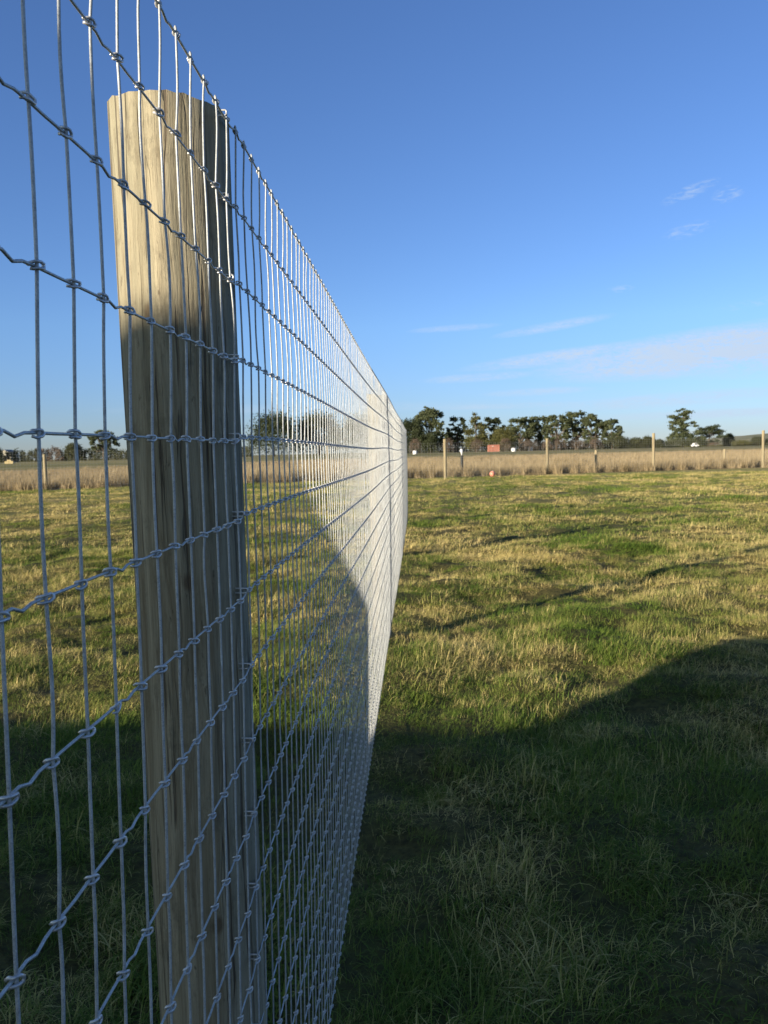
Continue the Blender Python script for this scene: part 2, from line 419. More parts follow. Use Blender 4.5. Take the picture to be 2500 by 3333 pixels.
# vertical stay wires
RS = .0012
def stay_path(i):
    P = []; near = i < 60
    nsub = 6 if near else (3 if i < 200 else 1)
    ph = noise.noise((i*.37, 5, 1))
    for j in range(19):
        p = FP(stay_y[i], j); p.x += .0019
        P.append(p)
        if j < 18:
            q = FP(stay_y[i], j+1); q.x += .0019
            bx = rnd.gauss(0, .0005); by = rnd.gauss(.0002, .0006) * (1.0 if i < 12 else 2.2)
            if j < 3: bx *= 1.5; by *= 1.4
            sk = rnd.gauss(0, .12)
            for s in range(1, nsub):
                f = s/nsub; e = math.sin(math.pi*min(1, max(0, f+sk*math.sin(math.pi*f))))
                m_ = p.lerp(q, f); m_.x += bx*e; m_.y += by*e; P.append(m_)
    return P
order = [i for i in sorted(stay_y) if i >= -3]
named = set(order[:100])
rest = MB()
for i in sorted(stay_y):
    mb = MB() if i in named else rest
    P = stay_path(i)
    # the top end folds over the top wire
    t_ = FP(stay_y[i], 0)
    if i < 90:
        P = [t_+Vector((-.0005, .004, .0042)), t_+Vector((.001, .0015, .0055)), t_+Vector((.0019, 0, .003))] + P
    mb.tube(P, RS, 8 if i < 60 else (6 if i < 130 else 4))
    if i in named: kid(mb, 'stay_wire', M_STAY)
o = kid(rest, 'stay_wire', M_STAY); o['kind'] = 'stuff'

# hinge knots: a staple-like wrap round the crossing
def knot_mesh(var, n=7, dense=True):
    mb = MB(); r = .00112
    R_ = random.Random(var)
    j = lambda: R_.gauss(0, .00025)
    P = [(-.0030, -.0036, .0010), (-.0012, -.0030, .0024), (.0018, -.0022, .0027), (.0034, -.0004, .0027), (.0042, .0020, .0024), (.0046, .0040, .0012), (.0046, .0048, -.0004),
         (.0044, .0038, -.0018), (.0042, .0016, -.0027), (.0036, -.0008, -.0031), (.0022, -.0028, -.0032), (.0004, -.0040, -.0030), (-.0018, -.0040, -.0026)]
    if not dense: P = P[::2]
    mb.tube([Vector((x*.9+j(), y*.88+j(), z*.84+j())) for x, y, z in P], r, n)
    return mb
def coil_mesh(var):
    mb = MB(); P = []
    for k in range(20):
        a = 2*math.pi*k/8; P.append(Vector((.0026*math.cos(a)+.0002, .0005+.0105*k/20, .0026*math.sin(a)-.0003)))
    P += [P[-1]+Vector((.002, .001, -.003))]
    mb.tube(P, .00095, 6); return mb
kn = [knot_mesh(s).build('wire_knot', M_KNOT, None, True, False).data for s in range(5)]
cn = [coil_mesh(s).build('wire_knot', M_KNOT, None, True, False).data for s in range(2)]
def knot_inst(i, j):
    me = (cn[i % 2] if j == 0 else kn[(i*7+j*3) % 5])
    o = bpy.data.objects.new('wire_knot', me); COL.objects.link(o); o.parent = fence
    o.location = FP(stay_y[i], j) - fl; o.rotation_euler = (rnd.gauss(0, .16), rnd.gauss(0, .12), rnd.gauss(0, .14)); sc_ = rnd.uniform(.9, 1.1); o.scale = (sc_, sc_, rnd.uniform(.88, 1.12)); 
shown = []
for i in range(-2, 12):
    for j in range(19):
        p = FP(stay_y[i], j); d = p - Vector((0, 0, CH)); zc = d.dot(FW)
        X = 1250+F*d.dot(RT)/zc; Yp = 1666.5-F*d.dot(UP)/zc
        if -20 < X < 2520 and -20 < Yp < 3353: shown.append((zc, i, j))
shown.sort(); shown = shown[:100]; sset = {(i, j) for _, i, j in shown}
for _, i, j in shown: knot_inst(i, j)
RV = []; RF = []; base = 0
srcs = {}
def npmesh(mb): return np.array([tuple(v) for v in mb.V]), mb.F
HD = [npmesh(knot_mesh(s)) for s in range(3)]; LD = [npmesh(knot_mesh(s, 4, False)) for s in range(2)]; HC = [npmesh(coil_mesh(0))]
for i in sorted(stay_y):
    if i < -3 or i > 230: continue
    for j in range(19):
        if (i, j) in sset: continue
        v, f = HC[0] if (j == 0 and i < 70) else (HD[(i+j) % 3] if i < 60 else LD[(i+j) % 2])
        p = FP(stay_y[i], j) - fl
        RV.append(v + np.array(tuple(p))); RF += [tuple(q+base for q in ff) for ff in f]; base += len(v)
o = mobj('wire_knot', np.concatenate(RV).tolist(), RF, M_KNOT, fence); o['kind'] = 'stuff'

# ------------------------------------------------------------ far boundary fence
ff = empty('boundary_fence', (0, 41, 0))
tag(ff, 'far boundary fence of pale pine posts and fine netting between green paddock and dry field', 'fence')
fpost = [(1450, 1429, 1558), (1782, 1427, 1542), (2127, 1410, 1532), (2483, 1401, 1521), (151, 1478, 1594)]
line = []
for k, (px, t_, b_) in enumerate(fpost):
    g = gnd(px, b_); h = at(px, t_, g.y).z
    Vp, Fp = post_mesh(.085, .08, h, 3.1*k, nseg=12, nz=4, zb=-.2)
    p = mobj('post', Vp, Fp, M_FPOST, ff); p.location = Vector((g.x, g.y, 0)) - Vector(ff.location); line.append((g.x, g.y, h))
for (x, y) in ((-4.7, 39.8), (-11.4, 38.3), (-24.6, 35.2), (28, 50.5)):
    Vp, Fp = post_mesh(.085, .08, 1.95, y, nseg=12, nz=4, zb=-.2)
    p = mobj('post', Vp, Fp, M_FPOST, ff); p.location = Vector((x, y, 0)) - Vector(ff.location); line.append((x, y, 1.95))
line.sort()
net = MB(); M_NET = zinc('old_netting', (.45, .47, .48), .3, .5)
for a, b in zip(line[:-1], line[1:]):
    L = math.hypot(b[0]-a[0], b[1]-a[1]); n = int(L/.15)
    for k in range(n):
        f = k/n; x, y = a[0]+(b[0]-a[0])*f, a[1]+(b[1]-a[1])*f - .1
        net.tube([Vector((x, y, .05)), Vector((x, y, 1.85))], .0024, 3, False)
for jj in range(15):
    z = .05+.1286*jj
    net.tube([Vector((x, y-.103, z)) for x, y, h in line], .003, 3, False)
net.V = [v - Vector(ff.location) for v in net.V]
net.build('netting', M_NET, ff)

# short posts of the old inner fence
def short_post(px, t_, b_, label, m, cap=False):
    g = gnd(px, b_); h = at(px, t_, g.y).z
    o = empty('marker_post', (g.x, g.y, 0)); tag(o, label, 'post')
    Vp, Fp = post_mesh(.085, .08, h, px, nseg=12, nz=4, zb=-.2); mobj('stake', Vp, Fp, m, o)
    if cap:
        mb = MB(); mb.tube([Vector((0, 0, h)), Vector((0, 0, h+.12)), Vector((-.02, 0, h+.3)), Vector((-.02, 0, h+.38))], [.03, .05, .1, .06], 10); mb.build('insulator', M_WHITE, o)
short_post(1504, 1482, 1546, 'short black post with a white cap left of the orange ball', M_DARK, True)
short_post(1940, 1465, 1533, 'short pale post between the second and third tall posts from the mesh fence', M_FPOST)
short_post(2358, 1462, 1518, 'short pale post right of the lone tall gum tree', M_FPOST)
short_post(350, 1520, 1586, 'short pale post seen between the mesh and the thick round post', M_FPOST)

# orange ball in the paddock
g = gnd(1603, 1556)
mb = MB(); R_b = .15
for k in range(13):
    th = math.pi*k/12
    for q in range(20): a = 2*math.pi*q/20; mb.V.append(Vector((R_b*math.sin(th)*math.cos(a), R_b*math.sin(th)*math.sin(a), R_b-R_b*math.cos(th)+.01)))
for k in range(12):
    for q in range(20): mb.F.append((k*20+q, k*20+(q+1) % 20, (k+1)*20+(q+1) % 20, (k+1)*20+q))
ball = empty('ball', (g.x, g.y, gz(g.x, g.y)+.03)); tag(ball, 'faded orange ball lying in the paddock before the far fence', 'ball')
mb.build('shell', M_PINK, ball); v = MB(); v.tube([Vector((0, -.02, .29)), Vector((0, -.03, .325))], .018, 8); v.build('valve', M_WHITE, ball)

# ------------------------------------------------------------ far things
def wat(px, py, Y): p = at(px, py, Y); return p
def onmeters(w_px, Y): return w_px*Y/F
# red shipping container
Y = 285; c = at(1606, 1476, Y); wd = onmeters(34, Y); hh = onmeters(21, Y)
e = empty('shipping_container', (c.x, Y, gfar(Y)), .12); tag(e, 'red shipping container in front of the dark trees', 'container')
mb = MB()
for k in range(14):
    x = -wd/2+wd*(k+.5)/14; mb.box((x, -1.2, .1), (wd/28, .08, hh-.2))
mb.box((0, 0, 0), (wd, 2.4, hh)); mb.build('shell', M_RED, e, False)
mb = MB(); mb.box((-wd*.1, -1.27, hh*.78), (.3, .04, .22)); mb.build('vent_plate', M_WHITE, e, False)
mb = MB()
for s in (-1, 1): mb.box((s*wd*.5, -1.2, -.02), (.16, .16, hh+.06))
mb.box((0, -1.22, hh-.02), (wd+.2, .14, .14)); mb.build('frame', M_RED, e, False)
# white tanks
def tank(px, pb, wpx, hpx, Y, label):
    c = at(px, pb, Y); r = onmeters(wpx, Y)/2; h = onmeters(hpx, Y)
    e = empty('water_tank', (c.x, Y, gfar(Y))); tag(e, label, 'tank')
    mb = MB(); mb.tube([(0, 0, -.1), (0, 0, h*.12), (0, 0, h*.5), (0, 0, h*.86), (0, 0, h*.95)], [r, r, r*1.02, r, r*.85], 20); mb.build('drum', M_WHITE, e)
    mb = MB(); mb.tube([(0, 0, h*.95), (0, 0, h*1.02)], [r*.3, r*.26], 12); mb.build('lid', M_ROOF, e)
tank(1672, 1478, 14, 12, 240, 'white round water tank right of the red container')
tank(1351, 1488, 14, 12, 205, 'white round tank just right of the mesh fence end')
def vehicle(px, pb, wpx, hpx, Y, label, m, cat='van', long=False):
    c = at(px, pb, Y); L = onmeters(wpx, Y); h = onmeters(hpx, Y)
    e = empty('van' if long else 'car', (c.x, Y, gfar(Y)), .1); tag(e, label, cat)
    mb = MB()
    if long: poly = [(-L/2, h*.2), (L/2, h*.2), (L/2, h*.52), (L*.4, h*.58), (L*.3, h*.96), (L*.26, h), (-L*.47, h), (-L/2, h*.94)]
    else: poly = [(-L/2, h*.2), (L/2, h*.2), (L/2, h*.5), (L*.3, h*.58), (L*.15, h*.97), (-L*.2, h), (-L*.36, h*.6), (-L*.49, h*.55)]
    mb.prism(poly[::-1], -.85, .85); mb.build('body', m, e, False)
    mb = MB(); 
    if long: mb.prism([(L*.36, h*.6), (L*.28, h*.92), (L*.12, h*.92), (L*.12, h*.6)], -.87, .87)
    else: mb.prism([(L*.25, h*.62), (L*.13, h*.92), (-L*.18, h*.92), (-L*.29, h*.63)], -.87, .87)
    mb.build('window', M_GLASS, e, False)
    for sx_ in (-.32, .32):
        for s2 in (-1, 1):
            mb = MB(); mb.tube([(L*sx_, s2*.72, h*.2), (L*sx_, s2*.9, h*.2)], h*.2, 14); mb.build('wheel', M_DARK, e)
vehicle(1472, 1474, 26, 14, 330, 'cream van parked by the dark trees left of the red container', M_CREAM, 'van', True)
vehicle(2262, 1464, 19, 13, 280, 'white car parked below the lone tall gum tree', M_WHITE, 'car')
def shed(px, pb, wpx, hpx, Y, label, mw, mr, dep=5, rz=0, name='farm_shed'):
    c = at(px, pb, Y); wd = onmeters(wpx, Y); h = onmeters(hpx, Y)
    e = empty(name, (c.x, Y, gfar(Y)), rz); tag(e, label, 'building')
    mb = MB(); mb.box((0, 0, -.3), (wd, dep, h*.66+.3)); 
    mb.prism([(-wd/2, h*.66), (wd/2, h*.66), (0, h*.97)], -dep/2, dep/2); mb.build('wall', mw, e, False)
    mb = MB(); t = .12
    for s in (-1, 1):
        mb.prism([(0, h*.975), (0, h*.975+t), (s*(wd/2+.35), h*.64+t), (s*(wd/2+.35), h*.64)][::s], -dep/2-.3, dep/2+.3)
    mb.build('roof', mr, e, False)
    mb = MB(); mb.box((-wd*.2, -dep/2-.03, .02), (wd*.22, .08, h*.5)); mb.build('door', M_DARK, e, False)
    mb = MB(); mb.box((wd*.22, -dep/2-.03, h*.28), (wd*.2, .08, h*.22)); mb.build('window', M_GLASS, e, False)
shed(1493, 1474, 30, 13, 345, 'low grey shed behind the cream van', M_ROOF, M_ROOF)
shed(28, 1506, 44, 42, 330, 'pale house behind the hedge at the far left', M_CREAM, M_ROOF, 8, .1, 'house')
shed(2399, 1448, 16, 13, 420, 'small white cottage on the slope at the far right', M_WHITE, M_WHITE, 6, 0, 'house')
shed(2156, 1464, 11, 14, 345, 'tiny white shed left of the lone tall gum tree', M_WHITE, M_WHITE, 3)
shed(1726, 1466, 11, 14, 300, 'tiny white hut among bare shrubs right of the white tank', M_WHITE, M_ROOF, 3)
c = at(38, 1516, 190)
e = empty('hay_bale', (c.x, 190, gfar(190)), .1); tag(e, 'pale hay bale stack behind the netting at the far left', 'hay bale')
mb = MB()
for k in range(2): mb.box((-1.0+k*1.05, 0, 0), (1.0, .9, .62))
mb.build('bale_row', M_HAY, e, False); mb = MB(); mb.box((-.4, 0, .64), (1.0, .9, .35)); mb.build('top_bale', M_HAY, e, False)

# ------------------------------------------------------------ trees
def crown_mesh(clumps, n, fs, seed):
    """many small leaf faces scattered on and in ellipsoidal clumps"""
    R = np.random.default_rng(seed); V = []; 
    vol = np.array([c[3]*c[4]*c[5] for c in clumps])**.7; cnt = (vol/vol.sum()*n).astype(int)+8
    pts = []
    for c, k in zip(clumps, cnt):
        d = R.normal(size=(k, 3)); d /= np.linalg.norm(d, axis=1)[:, None]
        r = R.uniform(.2, 1.0, size=(k, 1))**.6 * (1+.28*R.normal(size=(k, 1)))
        p = d*r*np.array(c[3:6]) + np.array(c[0:3]); pts.append(p)
    P = np.concatenate(pts); m = len(P)
    a = R.normal(size=(m, 3)); a /= np.linalg.norm(a, axis=1)[:, None]
    b = np.cross(a, R.normal(size=(m, 3))); b /= np.linalg.norm(b, axis=1)[:, None]
    s = R.uniform(.6, 1.3, size=(m, 1))*fs
    V = np.stack([P-a*s-b*s*.5, P+a*s-b*s*.6, P+a*s*.8+b*s*.6, P-a*s*.7+b*s*.55], 1).reshape(-1, 3)
    Fc = np.arange(4*m).reshape(-1, 4)
    return V, Fc
def tree(name, x0, x1, top, base, Y, kind, label, group='trees along the far side of the fields', seed=1, m=None):
    R = random.Random(seed)
    c = at((x0+x1)/2, base, Y); H = max(1.0, at((x0+x1)/2, top, Y).z); Wd = onmeters(x1-x0, Y)/2
    e = empty(name, (c.x, Y, gfar(Y))); H -= gfar(Y); tag(e, label, 'tree' if name != 'hedge' else 'hedge', group)
    cl = []; mb = MB(); fs = H*.013+.05
    if kind == 'gum':
        Wd *= 1.15; nb = 26 + int(Wd*2.6)
        mb.tube([(0, 0, -.3), (R.uniform(-.3, .3), 0, H*.3), (R.uniform(-.6, .6), 0, H*.55)], [H*.03, H*.022, H*.012], 8)
        for k in range(nb):
            u = -1+2*((k*.618+R.random()*.2) % 1.0)
            zz = H*(.24+.66*R.random()**.75) * (1-.20*u*u) + H*.06*math.sin(k*2.1)
            x, y = u*Wd*.85, R.uniform(-.6, .6)*Wd
            rx = Wd*R.uniform(.09, .19)
            cl.append((x, y, zz, rx, rx, rx*R.uniform(.6, .9)))
            for q in range(4):
                rr = rx*R.uniform(.35, .7)
                cl.append((x+R.uniform(-1, 1)*rx*1.9, y+R.uniform(-1, 1)*rx*1.5, zz+R.uniform(-1.2, 1.2)*rx, rr, rr, rr*R.uniform(.4, .8)))
            if k % 2 == 0: mb.tube([(R.uniform(-.2, .2), 0, H*R.uniform(.18, .4)), (x*.55, y*.5, zz*.7), (x, y, zz)], [H*.012, H*.008, H*.003], 5)
        for k in range(5): cl.append((R.uniform(-.5, .5)*Wd, 0, H*R.uniform(.84, .93), Wd*.2, Wd*.2, H*.06))
        n = 8000
    elif kind == 'layer':
        mb.tube([(0, 0, -.3), (.2, 0, H*.3), (-.2, 0, H*.6), (.5, 0, H*.9)], [H*.03, H*.022, H*.014, H*.006], 8)
        for k in range(52):
            f = k/52; zz = H*(.12+.84*f)
            half = Wd*(1.0 if f < .35 else (.72 if f < .6 else (.8-.45*(f-.6)/.4)))
            u = R.uniform(-1, 1); x = u*half*.85 + Wd*.05*math.sin(k); y = R.uniform(-.6, .6)*half; rx = Wd*R.uniform(.12, .28)
            cl.append((x, y, zz-abs(u)*H*.04, rx, rx, rx*(.36 if f > .4 else .6)))
            mb.tube([(0, 0, zz*.85), (x*.6, y*.6, zz*.95), (x, y, zz)], [H*.008, H*.005, H*.002], 4)
        n = 7000
    elif kind == 'cone':
        mb.tube([(0, 0, -.3), (0, 0, H*.9)], [H*.03, H*.008], 7)
        for k in range(30):
            f = R.random()**.8; zz = H*(.08+.86*f); half = Wd*(1.02-f*.75)
            a = R.uniform(0, 6.28); rx = half*R.uniform(.35, .5)+.3
            cl.append((half*.62*math.cos(a), half*.62*math.sin(a), zz, rx, rx, rx*.6))
        n = 4200
    elif kind == 'pineflat':
        mb.tube([(0, 0, -.3), (.4, 0, H*.4), (0, 0, H*.8)], [H*.035, H*.025, H*.01], 8)
        for k in range(30):
            u = R.uniform(-1, 1); zz = H*(.92-.30*u*u-R.random()*.34); rx = Wd*R.uniform(.22, .36)
            cl.append((u*Wd*.8, R.uniform(-.6, .6)*Wd, zz, rx, rx, rx*.4))
            mb.tube([(0, 0, H*.4), (u*Wd*.5, 0, zz*.85), (u*Wd*.8, 0, zz)], [H*.012, H*.008, H*.003], 5)
        for k in range(8):
            u = R.uniform(-.8, .9); rx = Wd*.25; cl.append((u*Wd, R.uniform(-.5, .5)*Wd, H*R.uniform(.12, .35), rx, rx, rx*.8))
        n = 6500
    else:  # dense rounded
        mb.tube([(0, 0, -.3), (0, 0, H*.5)], [max(.08, H*.03), H*.012], 7)
        for k in range(34):
            a = R.uniform(0, 6.28); ph = R.uniform(-.25, 1.35); q = R.uniform(.45, .85)
            x = Wd*.92*q*math.cos(a)*math.cos(ph*.8); y = Wd*.8*q*math.sin(a)*math.cos(ph*.8); zz = H*(.38+.50*math.sin(max(0, ph))*max(q, .78))
            rx = Wd*R.uniform(.26, .42); cl.append((x, y, zz, rx, rx, min(rx, H*.26)))
        for k in range(8):
            u = -.8+1.6*k/7; cl.append((u*Wd, R.uniform(-.3, .3)*Wd, H*.24, Wd*.27, Wd*.27, H*.25))
        n = 8000
    if kind == 'bare': n = 3400; fs *= .55
    Vc, Fq = crown_mesh(cl, n, fs, seed)
    mm = m or {'gum': M_GUM, 'layer': M_GUM, 'cone': M_OLIVE, 'pineflat': M_PINE, 'dense': M_PINE, 'bare': M_BARE}[kind]
    mb.build('trunk', M_BARK, e); mobj('crown', Vc.tolist(), Fq.tolist(), mm, e, False)
    return e

T = [
 ('pine_tree', 1290, 1392, 1347, 'dense', 300, 'dark dense tree just beyond the end of the mesh fence', M_PINE),
 ('gum_tree', 1345, 1455, 1324, 'gum', 305, 'tall gum with open gaps in its crown left of the first far post', None),
 ('pine_tree', 1375, 1430, 1400, 'dense', 296, 'low dark tree under the open gum crown', M_PINE),
 ('gum_tree', 1455, 1520, 1354, 'gum', 312, 'narrow dark gum between two taller trees above the black post', M_PINE),
 ('cypress_tree', 1500, 1600, 1337, 'cone', 300, 'broad peaked tree above the gap between van and container', None),
 ('gum_tree', 1570, 1650, 1354, 'gum', 308, 'dark gum right behind the peaked tree', M_PINE),
 ('olive_green_tree', 1588, 1690, 1386, 'dense', 290, 'rounded olive green tree behind the red container', M_OLIVE),
 ('gum_tree', 1648, 1735, 1357, 'gum', 306, 'gum at the left end of the open crowned row', None),
 ('gum_tree', 1715, 1800, 1350, 'gum', 310, 'second gum of the open crowned row', None),
 ('gum_tree', 1775, 1850, 1344, 'gum', 304, 'third gum of the open crowned row', None),
 ('gum_tree', 1830, 1920, 1336, 'gum', 308, 'tallest gum in the middle of the open crowned row', None),
 ('gum_tree', 1900, 1975, 1343, 'gum', 305, 'fifth gum of the open crowned row', None),
 ('gum_tree', 1960, 2024, 1362, 'gum', 302, 'last gum at the right end of the open crowned row', None),
 ('gum_tree', 2163, 2282, 1324, 'layer', 300, 'lone tall gum with layered flat foliage', None),
 ('pine_tree', 2258, 2352, 1376, 'pineflat', 302, 'dark flat topped pine right of the lone tall gum', None),
 ('round_bush', 2352, 2394, 1407, 'dense', 330, 'small dark round tree at the foot of the hill', M_PINE),
 ('macrocarpa_tree', 797, 985, 1333, 'dense', 300, 'large dark domed tree seen through the mesh right of the thick post', M_PINE),
 ('macrocarpa_tree', 950, 1130, 1328, 'dense', 310, 'large dark tree behind the middle of the mesh', M_PINE),
 ('macrocarpa_tree', 1090, 1300, 1335, 'dense', 305, 'large dark tree behind the far end of the mesh', M_PINE),
 ('round_tree', 208, 272, 1434, 'dense', 320, 'small round dark tree above the hedge left of the thick post', M_HEDGE),
 ('gum_tree', 295, 380, 1395, 'gum', 305, 'open tree touching the left edge of the thick post', None),
 ('dark_tree', -40, 12, 1440, 'dense', 310, 'dark tree at the left edge of the picture', M_PINE),
]
for k, (nm, a, b, top, kind, Y, lab, mm) in enumerate(T):
    tree(nm, a, b, top, 1478, Y, kind, lab, seed=40+k, m=mm)
k = 0
for (a, b, top, lab, mm, kind) in [
 (1960, 2050, 1418, 'dark green bush at the right foot of the gum row', M_HEDGE, 'dense'),
 (2048, 2092, 1421, 'dark green bush left of the third tall post', M_HEDGE, 'dense'),
 (2082, 2135, 1418, 'dark green bush touching the third tall post', M_HEDGE, 'dense'),
 (2128, 2158, 1428, 'narrow dark bush right of the third tall post', M_HEDGE, 'dense'),
 (2150, 2300, 1428, 'wide low bush under the lone gum', M_HEDGE, 'dense'),
 (2380, 2450, 1432, 'low bush on the slope beside the white cottage', M_OLIVE, 'dense'),
 (2440, 2490, 1420, 'green bush left of the last tall post', M_HEDGE, 'dense'),
 (2480, 2560, 1425, 'bush behind the last tall post', M_HEDGE, 'dense'),
 (1330, 1375, 1420, 'bare brown shrub beside the end of the mesh fence', M_BARE, 'bare'),
 (1440, 1480, 1415, 'bare brown shrub behind the first far post', M_BARE, 'bare'),
 (1530, 1575, 1425, 'bare grey shrub left of the red container', M_BARE, 'bare'),
 (1625, 1665, 1418, 'bare grey shrub right of the red container', M_BARE, 'bare'),
 (1690, 1760, 1428, 'bare brown shrub around the tiny white hut', M_BARE, 'bare'),
 (1760, 1800, 1425, 'bare brown shrub behind the second tall post', M_BARE, 'bare'),
 (1795, 1850, 1423, 'bare brown shrub under the tallest gum', M_BARE, 'bare'),
 (1848, 1915, 1425, 'wide bare brown shrub under the gum row', M_BARE, 'bare'),
 (1912, 1968, 1422, 'bare brown shrub behind the short pale post', M_BARE, 'bare'),
 (2300, 2352, 1438, 'low brown scrub right of the white car', M_BARE, 'bare'),
 ]:
    tree('shrub', a, b, top, 1474, 284 if kind == 'bare' else 290, kind, lab, 'shrubs below the far trees', 200+k, mm); k += 1
def hedge(x0, x1, top, Y, label, m, seed):
    p0, p1 = at(x0, 1480, Y), at(x1, 1480, Y); H = at((x0+x1)/2, top, Y).z; R = random.Random(seed); cl = []
    n = int((p1.x-p0.x)/1.6)
    e = empty('hedge', (p0.x, Y, gfar(Y))); H -= gfar(Y); tag(e, label, 'hedge', 'hedges along the far side of the fields')
    mb = MB()
    for k in range(n):
        x = 1.6*k; h = H*(.85+.3*noise.noise((k*.35, seed, 0))+R.uniform(-.05, .05))
        for q in range(3): cl.append((x+R.uniform(-.5, .5), R.uniform(-1, 1), h*(.2+.3*q), 1.1, 1.2, h*.24))
        mb.tube([(x, 0, -.2), (x+.1, 0, h*.6)], [.09, .04], 5)
    V, Fq = crown_mesh(cl, n*420, .2, seed)
    mobj('foliage', V.tolist(), Fq.tolist(), m, e, False); mb.build('stem', M_BARK, e)
hedge(-250, 130, 1462, 315, 'dark hedge at the far left in front of the pale house', M_HEDGE, 1)
hedge(120, 215, 1450, 318, 'reddish brown leafless hedge left of the small round tree', M_BARE, 2)
hedge(205, 830, 1452, 322, 'long dark hedge passing behind the thick round post', M_HEDGE, 3)
hedge(1280, 1720, 1418, 322, 'dark hedge behind van and container', M_PINE, 4)
hedge(1700, 2170, 1430, 326, 'dark hedge behind the row of open gums', M_HEDGE, 5)
hedge(2160, 2700, 1446, 335, 'low hedge at the foot of the hill', M_OLIVE, 6)

# ------------------------------------------------------------ grass (stuff, instanced tufts)
def tuft(nbl, hmin, hmax, spread, lean, wdt, seed, dirx=0.0, crlo=0, crhi=1, seg=4):
    R = np.random.default_rng(seed); V = []; Fc = []; C = []
    for k in range(nbl):
        a = R.uniform(0, 2*math.pi); rr = spread*math.sqrt(R.uniform()); x, y = rr*math.cos(a), rr*math.sin(a)
        h = R.uniform(hmin, hmax); da = R.normal(dirx, 1.0) if R.uniform() < .65 else R.uniform(0, 6.28)
        ln = abs(R.normal(lean, lean*.4)); cu = R.uniform(.6, 1.6)
        wv = wdt*R.uniform(.6, 1.3); px, py = -math.sin(da), math.cos(da)
        tw = R.uniform(-.8, .8); c = R.uniform(crlo, crhi); b = len(V)
        X, Y_, Z = x, y, -.015; ang = min(1.35, R.uniform(.12, .5)*ln)
        for s in range(seg+1):
            f = s/seg; wf = wv*(1-f**1.6)*.5
            ca, sa = math.cos(tw*f), math.sin(tw*f)
            ox, oy = (px*ca+math.cos(da)*sa*.5)*wf, (py*ca+math.sin(da)*sa*.5)*wf
            if s < seg: V += [(X-ox, Y_-oy, Z), (X+ox, Y_+oy, Z+wf*sa*.6)]; C += [c, c]
            else: V.append((X, Y_, Z)); C.append(c)
            stp = h/seg; X += math.cos(da)*math.sin(ang)*stp; Y_ += math.sin(da)*math.sin(ang)*stp; Z += math.cos(ang)*stp
            ang = min(1.9, ang + ln*cu/seg)
        for s in range(seg-1): q = b+2*s; Fc.append((q, q+1, q+3, q+2))
        q = b+2*(seg-1); Fc.append((q, q+1, q+2))
    me = bpy.data.meshes.new('grass_tuft'); me.from_pydata(V, [], Fc); me.update()
    at_ = me.attributes.new('cr', 'FLOAT', 'POINT'); at_.data.foreach_set('value', C)
    me.polygons.foreach_set('use_smooth', [True]*len(me.polygons))
    return me
def proto(meshes, m, cname):
    c = bpy.data.collections.new(cname)
    for k, me in enumerate(meshes):
        me.materials.append(m); o = bpy.data.objects.new('%s_%02d' % (cname, k), me); c.objects.link(o)
    return c
def scatter(name, pts, rots, scl, idx, coll, label_kind='stuff'):
    me = bpy.data.meshes.new(name); me.vertices.add(len(pts)); me.vertices.foreach_set('co', np.asarray(pts, dtype=np.float32).ravel())
    for nm, ty, dat in (('rot', 'FLOAT_VECTOR', rots), ('scl', 'FLOAT_VECTOR', scl), ('idx', 'INT', idx)):
        a = me.attributes.new(nm, ty, 'POINT'); a.data.foreach_set('vector' if ty == 'FLOAT_VECTOR' else 'value', np.asarray(dat, dtype=np.int32 if ty == 'INT' else np.float32).ravel())
    o = bpy.data.objects.new(name, me); COL.objects.link(o); tag(o, kind='stuff')
    ng = bpy.data.node_groups.new(name+'_scatter', 'GeometryNodeTree')
    ng.interface.new_socket('Geometry', in_out='INPUT', socket_type='NodeSocketGeometry'); ng.interface.new_socket('Geometry', in_out='OUTPUT', socket_type='NodeSocketGeometry')
    N = ng.nodes; gi = N.new('NodeGroupInput'); go = N.new('NodeGroupOutput'); ip = N.new('GeometryNodeInstanceOnPoints'); ci = N.new('GeometryNodeCollectionInfo')
    ci.inputs[0].default_value = coll; ci.inputs['Separate Children'].default_value = True; ci.inputs['Reset Children'].default_value = True
    ip.inputs['Pick Instance'].default_value = True
    def na(nm, ty):
        n = N.new('GeometryNodeInputNamedAttribute'); n.data_type = ty; n.inputs[0].default_value = nm; return n.outputs[0]
    er = N.new('FunctionNodeEulerToRotation'); L = ng.links
    L.new(na('rot', 'FLOAT_VECTOR'), er.inputs[0]); L.new(er.outputs[0], ip.inputs['Rotation'])
    L.new(na('scl', 'FLOAT_VECTOR'), ip.inputs['Scale']); L.new(na('idx', 'INT'), ip.inputs['Instance Index'])
    L.new(gi.outputs[0], ip.inputs['Points']); L.new(ci.outputs[0], ip.inputs['Instance']); L.new(ip.outputs[0], go.inputs[0])
    md = o.modifiers.new('scatter', 'NODES'); md.node_group = ng
    return o

near = [tuft(190, .03, .075, .12, 1.5, .0032, s, 0, 0, .45) for s in range(4)] + \
       [tuft(230, .04, .095, .13, 2.6, .0030, 20+s, 0, .3, 1) for s in range(5)] + \
       [tuft(200, .04, .10, .10, 2.3, .0030, 40+s, 0, .1, .95) for s in range(4)] + \
       [tuft(260, .12, .24, .16, 3.4, .0032, 80+s, .3, .35, 1, 6) for s in range(2)]
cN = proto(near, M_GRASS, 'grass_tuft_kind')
far = [tuft(150, .035, .075, .22, 1.6, .0055, 60+s, 0, 0, .55, 3) for s in range(3)] + [tuft(170, .045, .09, .24, 2.4, .0055, 70+s, 0, .3, 1, 3) for s in range(4)]
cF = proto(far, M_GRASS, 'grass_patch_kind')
def in_view(x, y, mar=1.0):
    # a wedge wider than the picture so that a step to the side still sees grass
    return (-.62*y-mar < x < .55*y+mar)
P = []; Rr = []; Sc = []; Ix = []
